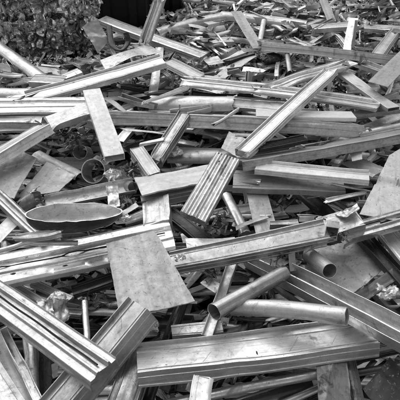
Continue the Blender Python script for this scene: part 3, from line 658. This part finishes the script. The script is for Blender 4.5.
bar('far_bar', 'flat', (205, 62, .08), (250, 52, .10), 7, 4, 'mill', dent=.006, label='wrinkled pale strip left of the dark crushed lump')
bar('far_bar', 'flat', (222, 77, .09), (252, 55, .11), 8, 4, 'dull', dent=.008, label='dull bent strip sloping up to the dark crushed lump')
bar('far_bar', 'dome', (190, 52, .08), (192, 75, .09), 7, 4, 'mill', label='short upright curved strip right of the small far white channel')
# holes and rivets
studs(M3, [(13, 274), (65, 265)], .0055, asp=1.5)
studs(M3, [(63, 254)], .004, 'dark')
studs(M14, [(219, 162), (226, 166)], .003, 'dark', 'rivet')
studs(F5, [(257, 351)], .0035, 'black', 'dent_hole', asp=.55)
studs(C1, [(335, 121)], .003, 'black')
for (o_, e_, n_, l_) in ((BS, 1, 8, .022), (BS, -1, 8, .03), (TU, 1, 6, .04), (SB, 1, 12, .05), (SB, -1, 10, .05), (TP, 1, 14, .035), (TP, -1, 14, .035), (RB, 1, 5, .03), (OP, 1, 8, .03), (DC, -1, 5, .02), (CS, -1, 7, .02), (C1, 1, 8, .03), (TC, -1, 5, .03), (TC, 1, 4, .03), (LB, 1, 6, .03), (CB, -1, 8, .03), (M1, 1, 9, .025), (PS, 1, 6, .02)):
    torn(o_, e_, max(2, n_ // 3), l_)
gasket(F1, .05); gasket(M3, .05); gasket(DR, .22, .003); gasket(CB, .05)
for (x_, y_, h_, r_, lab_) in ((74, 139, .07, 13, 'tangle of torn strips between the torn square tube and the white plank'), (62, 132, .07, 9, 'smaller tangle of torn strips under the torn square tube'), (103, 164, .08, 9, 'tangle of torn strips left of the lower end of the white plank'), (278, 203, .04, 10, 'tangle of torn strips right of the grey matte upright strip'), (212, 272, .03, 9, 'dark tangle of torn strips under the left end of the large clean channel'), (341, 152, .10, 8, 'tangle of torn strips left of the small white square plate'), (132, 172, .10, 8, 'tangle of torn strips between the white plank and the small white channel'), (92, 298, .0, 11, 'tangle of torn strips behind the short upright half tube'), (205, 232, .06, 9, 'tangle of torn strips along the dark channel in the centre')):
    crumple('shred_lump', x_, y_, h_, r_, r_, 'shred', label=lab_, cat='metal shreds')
# ------------------------------------------------------------------ crushed bales, and black boxes filling the dark areas behind the heap
def bale(name, x0, x1, ytop, ybot, Y, label, depth=.28):
    """a block of crushed cans and foil; pixel bounds of its front face at the distance Y"""
    def at(x, y):
        d = FWD + Vector((1, 0, 0)) * ((x - 200) / F) + UPV * ((200 - y) / F); return EYE + d * (Y / d.y)
    a, b = at(x0, ybot), at(x1, ytop)
    sx, sz = b.x - a.x, b.z - a.z; c = Vector(((a.x + b.x) / 2, Y + depth / 2, (a.z + b.z) / 2))
    bm = bmesh.new(); bmesh.ops.create_cube(bm, size=1)
    bmesh.ops.subdivide_edges(bm, edges=bm.edges[:], cuts=52, use_grid_fill=True)
    sd = Vector((random.uniform(0, 50), random.uniform(0, 50), random.uniform(0, 50)))
    half = Vector((sx / 2, depth / 2, sz / 2))
    for v in bm.verts:
        p = Vector((v.co.x * sx, v.co.y * depth, v.co.z * sz))
        nrm = Vector([math.copysign(max(0, abs(v.co[i]) * 2 - .93), v.co[i]) for i in range(3)])
        if nrm.length: nrm.normalize()
        q = p * 18 + sd + noise.noise_vector(p * 15 + sd) * .6
        dist, pts = noise.voronoi(q)
        cid = noise.cell_vector(pts[0] * 7.3)
        tilt = (cid - Vector((.5, .5, .5))) * 1.5
        d = tilt.dot(q - pts[0]) * .06 + (cid.x - .5) * .055
        e = max(0, 1 - (dist[1] - dist[0]) * 3.2); d -= .065 * e * e; d += .05 * noise.noise(p * 6 + sd)
        d += .010 * noise.noise(p * 38 + sd) + .0015 * noise.noise(p * 100 + sd)
        v.co = p * .93 + nrm * d
    me = bpy.data.meshes.new('bale'); bm.to_mesh(me); bm.free(); me.shade_smooth(); me.set_sharp_from_angle(angle=R(24))
    o = obj(name, me, 'bale', None, Matrix.Translation(c) @ Matrix.Rotation(random.uniform(-.04, .04), 4, 'Z'))
    tag(o, label, 'scrap bale', 'crushed bales stacked behind the heap')
YB = P(40, 60, 0).y + .12
bale('crushed_bale', -24, 18, 21, 62, YB, 'crushed metal bale at the left edge, lower row')
bale('crushed_bale', 22.5, 61, 20, 62, YB + .03, 'crushed metal bale in the middle of the lower row, right of the dark gap')
bale('crushed_bale', 63, 91, 19, 60, YB + .06, 'crushed metal bale at the right end of the lower row, behind the leaning punched plate')
bale('crushed_bale', -22, 24, -28, 18, YB + .04, 'crushed metal bale at the top left corner, upper row')
bale('crushed_bale', 26.5, 62, -28, 17, YB + .08, 'crushed metal bale in the middle of the upper row')
bale('crushed_bale', 64, 91, -28, 16, YB + .05, 'crushed metal bale at the right end of the upper row, next to the dark box')
def panel_box(x0, x1, y, L, H, label, anchor):  # open black box of ribbed panels, fills a dark area behind the heap
    a = P(x0, y, 0); b = P(x1, y, 0); W = b.x - a.x
    root = bpy.data.objects.new('dark_box', None); col.objects.link(root); root.location = ((a.x + b.x) / 2, a.y, 0)
    tag(root, label, 'panel_box', None, anchor, ((x0 + x1) / 2, 6))
    def box(name, x, y_, z, sx, sy, sz):
        bm = bmesh.new(); bmesh.ops.create_cube(bm, size=1)
        for v in bm.verts: v.co = Vector((v.co.x * sx, v.co.y * sy, v.co.z * sz))
        bmesh.ops.bevel(bm, geom=bm.edges[:], offset=.004, segments=2, affect='EDGES')
        me = bpy.data.meshes.new(name); bm.to_mesh(me); bm.free()
        o = obj(name, me, 'black', root); o.location = (x, y_, z)
    box('front_panel', 0, .02, H / 2, W, .04, H); box('rear_panel', 0, L - .02, H / 2, W, .04, H)
    box('side_panel', -W / 2 + .02, L / 2, H / 2, .038, L - .086, H); box('side_panel', W / 2 - .02, L / 2, H / 2, .038, L - .086, H)
    box('base_plate', 0, L / 2, .06, W - .09, L - .09, .04)
    box('rim', 0, -.012, H - .03, W + .02, .022, .06)
    n = max(2, int(W / .35))
    for k in range(n): box('rib', -W / 2 + W * (k + .5) / n, -.014, (H - .07) / 2, .06, .026, H - .08)
panel_box(161, 181, 9, .8, 1.0, 'black ribbed box standing farther back, right of the upright torn profile', None)
panel_box(96, 147, 25, .9, 1.0, 'black ribbed box standing behind the heap beside the crushed bales', 'black box')
panel_box(384, 450, 5, .8, .9, 'black ribbed box whose corner shows at the top right edge', None)
# ------------------------------------------------------------------ loose small stuff, far too many to count
def level(x, y):
    """height over the mean level of the litter between the pieces: deep in the foreground, full on the far slope"""
    Y = P(x, y, 0).y
    f = max(0, min(1, (Y - 1.75) / .9))
    return -.24 + f * .24
def litter(name, n, mat, label, cat, lo, hi, dz0, dz1, y_lo=-25, y_hi=440, thin=False):
    bm = bmesh.new()
    for _ in range(n):
        Yn = random.uniform(0, 1)
        x = random.uniform(-130, 530); y = y_lo + (y_hi - y_lo) * random.random() ** 1.5
        if (y < 58 and x < 99) or (y < 27 and 97 < x < 149) or (y < 11 and 160 < x < 183) or (y < 7 and x > 380): continue
        h = level(x, y) + random.uniform(dz0, dz1)
        c = P(x, y, h)
        l = random.uniform(lo, hi) * (1.0 if y > 90 else .8) * random.uniform(.6, 1.3)
        flake(bm, c, l, l * (random.uniform(.3, .9) if not thin else random.uniform(.08, .2)), rot(), Vector((random.uniform(0, 99), random.uniform(0, 99), 0)), random.uniform(-1, 1), nx=5, ny=3)
    me = bpy.data.meshes.new(name); bm.to_mesh(me); bm.free(); me.shade_smooth(); me.set_sharp_from_angle(angle=R(40))
    o = obj(name, me, mat); tag(o, label, cat); o['kind'] = 'stuff'
litter('metal_litter', 8000, 'shred', 'crumpled shredded metal litter covering the ground under and between all the pieces', 'metal litter', .035, .08, -.10, .03)
litter('dark_litter', 3600, 'dark', 'dark dirty metal flakes mixed into the shredded litter', 'metal litter', .03, .08, -.10, .02)
litter('pale_shreds', 14000, 'white', 'pale flakes and chips of painted metal in the litter of the far slope', 'metal litter', .018, .05, -.03, .05, -25, 130)
litter('metal_slivers', 9000, 'dull', 'thin bright slivers and torn edges scattered between the pieces', 'metal litter', .06, .17, -.06, .05, -10, 420, True)
litter('fine_shreds', 24000, 'foil', 'fine bright shreds strewn over the far slope of the heap', 'metal litter', .016, .04, -.03, .045, -25, 120)
# a base of soil and fines the litter lies on
bm = bmesh.new(); bmesh.ops.create_grid(bm, x_segments=90, y_segments=110, size=1)
for v in bm.verts:
    x, y = v.co.x * 3.2, .35 + (v.co.y + 1) * 3.1
    f = max(0, min(1, (y - 1.75) / .9)); e = max(0, min(1, (1 - abs(v.co.x)) * 4, (1 - abs(v.co.y)) * 6))
    v.co = Vector((x, y, .02 + e * (.03 + .17 * f + .03 * noise.noise(Vector((x, y, 0)) * 4))))
me = bpy.data.meshes.new('fines'); bm.to_mesh(me); bm.free(); me.shade_smooth()
o = obj('heap_fines', me, EARTH); tag(o, 'dark earth and fines under the scrap', 'dirt'); o['kind'] = 'stuff'
# ------------------------------------------------------------------ loose offcuts: every one a thing of its own
fill = []
TONE = {'mill': 'grey', 'bright': 'bright', 'dull': 'dull', 'streak': 'streaked', 'dark': 'dark', 'steel': 'dark grey', 'foil': 'shiny', 'white': 'white', 'shred': 'mottled', 'matte': 'matte grey'}
WORD = {'flat': 'flat strip', 'angle': 'angle strip', 'chan': 'small channel', 'dome': 'curved strip', 'tube': 'thin tube', 'box': 'square tube', 'gutter': 'half pipe', 'ridge': 'ribbed strip', 'flake': 'torn flake'}
NAME = {'flat': 'flat_strip', 'angle': 'angle_strip', 'chan': 'small_channel', 'dome': 'curved_strip', 'tube': 'thin_tube', 'box': 'square_tube', 'gutter': 'half_pipe', 'ridge': 'ribbed_strip', 'flake': 'torn_flake'}
def offcut(far_only=False):
    y = -8 + 416 * random.random() ** 1.2
    if far_only: y = random.uniform(-6, 84)
    x = random.uniform(-10, 410)
    far = y < 85
    kind = random.choice(['flat', 'flat', 'angle', 'angle', 'chan', 'dome', 'dome', 'tube', 'box', 'gutter', 'ridge'])
    mat = random.choice(['mill', 'mill', 'bright', 'bright', 'dull', 'streak', 'streak', 'dark', 'steel', 'steel', 'dark', 'dull', 'white'] if y < 190 else ['mill', 'dull', 'streak', 'dark', 'dark', 'steel', 'steel', 'steel', 'dull', 'dark'])  # nearer offcuts get darker metals, painting in the shade of the gaps
    if far: mat = random.choice(['mill', 'bright', 'bright', 'dull', 'white', 'streak', 'bright', 'mill', 'dark'])
    L = random.uniform(8, 27) if far else random.uniform(30, 85)
    if random.random() < .62: a = random.gauss(0, .22)
    else: a = random.uniform(-1.5, 1.5)
    wpx = random.uniform(1.4, 3.6) if far else random.uniform(2.2, 7.5) * (.8 + y / 500)
    h = level(x, y) + random.uniform(.02, .12); dh = random.uniform(-.035, .035); bs = 1
    if 90 < y < 225 and (x > 200 or (y < 150 and x > 130)) and not (170 < x < 245 and y > 150) and random.random() < .17: a = random.gauss(0, .3); h = random.uniform(.06, .2); L *= .6; wpx *= .6; dh *= .4; bs = .3; mat = mat if mat not in ('dark', 'steel') else 'mill'
    dx, dy = L / 2 * math.cos(a), L / 2 * math.sin(a) * .8
    if (y < 62 and x < 99) or (y < 29 and x < 152) or (y < 13 and x < 186): return
    o = bar(NAME[kind], kind, (x - dx, y - dy, h - dh), (x + dx, y + dy, h + dh), wpx, 4, mat, roll=random.gauss(0, 14) * bs, t=.002, bend=random.gauss(0, .04) * L * .0035 * bs, bow=random.gauss(0, .04) * L * .0035 * bs, twist=random.gauss(0, .35), dent=random.uniform(.001, .007), jag=random.uniform(.003, .02), bevel=False)
    fill.append((o, kind, mat, x, y, a, L))
def shard():
    y = -4 + 300 * random.random() ** 1.7; x = random.uniform(-5, 405)
    if (y < 62 and x < 99) or (y < 29 and x < 152) or (y < 13 and x < 186): return
    z = (P(x, y, 0) - EYE).dot(FWD)
    l = random.uniform(9, 18) * z / F * (1 if y < 120 else 1.15)
    bm = bmesh.new(); flake(bm, Vector(), l, l * random.uniform(.4, .9), Matrix.Identity(3), Vector((random.uniform(0, 99), random.uniform(0, 99), 0)), random.uniform(-.8, .8), 8, 6)
    me = bpy.data.meshes.new('flake'); bm.to_mesh(me); bm.free(); me.shade_smooth(); me.set_sharp_from_angle(angle=R(35))
    mat = random.choice(['foil', 'foil', 'mill', 'dull', 'matte', 'shred', 'white'])
    q = Matrix.Rotation(random.uniform(0, 6.28), 4, 'Z') @ Matrix.Rotation(random.gauss(0, .4), 4, 'X') @ Matrix.Rotation(random.gauss(0, .4), 4, 'Y')
    o = obj('torn_flake', me, mat, None, Matrix.Translation(P(x, y, level(x, y) + random.uniform(.02, .08))) @ q)
    s = o.modifiers.new('gauge', 'SOLIDIFY'); s.thickness = .0012
    fill.append((o, 'flake', mat, x, y, random.uniform(-1, 1), l * F / z))
for _ in range(1250): offcut()
for _ in range(420): offcut(True)
for _ in range(420): shard()
# leave out the offcuts nothing is seen of
bpy.context.view_layer.update()
dg = bpy.context.evaluated_depsgraph_get()
seen = {}
step = 1.6
for iy in range(int(400 / step)):
    for ix in range(int(400 / step)):
        x, y = (ix + .5) * step, (iy + .5) * step
        d = (FWD + Vector((1, 0, 0)) * ((x - 200) / F) + UPV * ((200 - y) / F)).normalized()
        hit, loc, nn, fi, ob, mw = scn.ray_cast(dg, EYE, d)
        if hit:
            s = seen.setdefault(ob.name, [0, 0, 0]); s[0] += 1; s[1] += x; s[2] += y
keep = 0; miss = []
for (o, kind, mat, x, y, a, L) in fill:
    s = seen.get(o.name, [0, 0, 0])
    lab = None
    if s[0] >= 5:
        c = Vector((s[1] / s[0], s[2] / s[0]))
        near = sorted(ANCH, key=lambda q: (q[0] - c).length)[:4]
        tone = TONE[mat]; word = WORD[kind]
        size = 'short ' if L < (26 if y < 85 else 45) else 'long '
        deg = math.degrees(a)
        lean = 'level ' if abs(deg) < 9 else ('steep ' if abs(deg) > 50 else ('right-falling ' if deg > 0 else 'right-rising '))
        if kind == 'flake': lean = ''; size = 'small ' if L < 13 else 'larger '
        def rel(q):
            d = c - q[0]
            return ('right of' if d.x > 0 else 'left of') if abs(d.x) > abs(d.y) else ('below' if d.y > 0 else 'above')
        cands = [f'{tone} {word} {rel(q)} the {q[1]}' for q in near[:2]] + [f'{size}{tone} {word} {rel(q)} the {q[1]}' for q in near[:2]] + [f'{size}{lean}{tone} {word} {rel(q)} the {q[1]}' for q in near[:4]] + [f'{lean}{tone} {word} {rel(q)} the {q[1]}' for q in near[:3]] + [f'{tone} {word} between the {near[0][1]} and the {near[1][1]}', f'{tone} {word} between the {near[0][1]} and the {near[2][1]}']
        for t_ in cands:
            if t_ not in USED and len(t_.split()) <= 16: lab = t_; break
    if s[0] >= 5 and not lab: miss.append(1)
    if lab:
        tag(o, lab, 'metal flake' if kind == 'flake' else 'scrap offcut', 'torn flakes strewn over the heap' if kind == 'flake' else 'loose offcuts between the large pieces'); keep += 1
    else:
        me = o.data; bpy.data.objects.remove(o); bpy.data.meshes.remove(me)
for o in col.objects:
    if 'hand' in o: del o['hand']
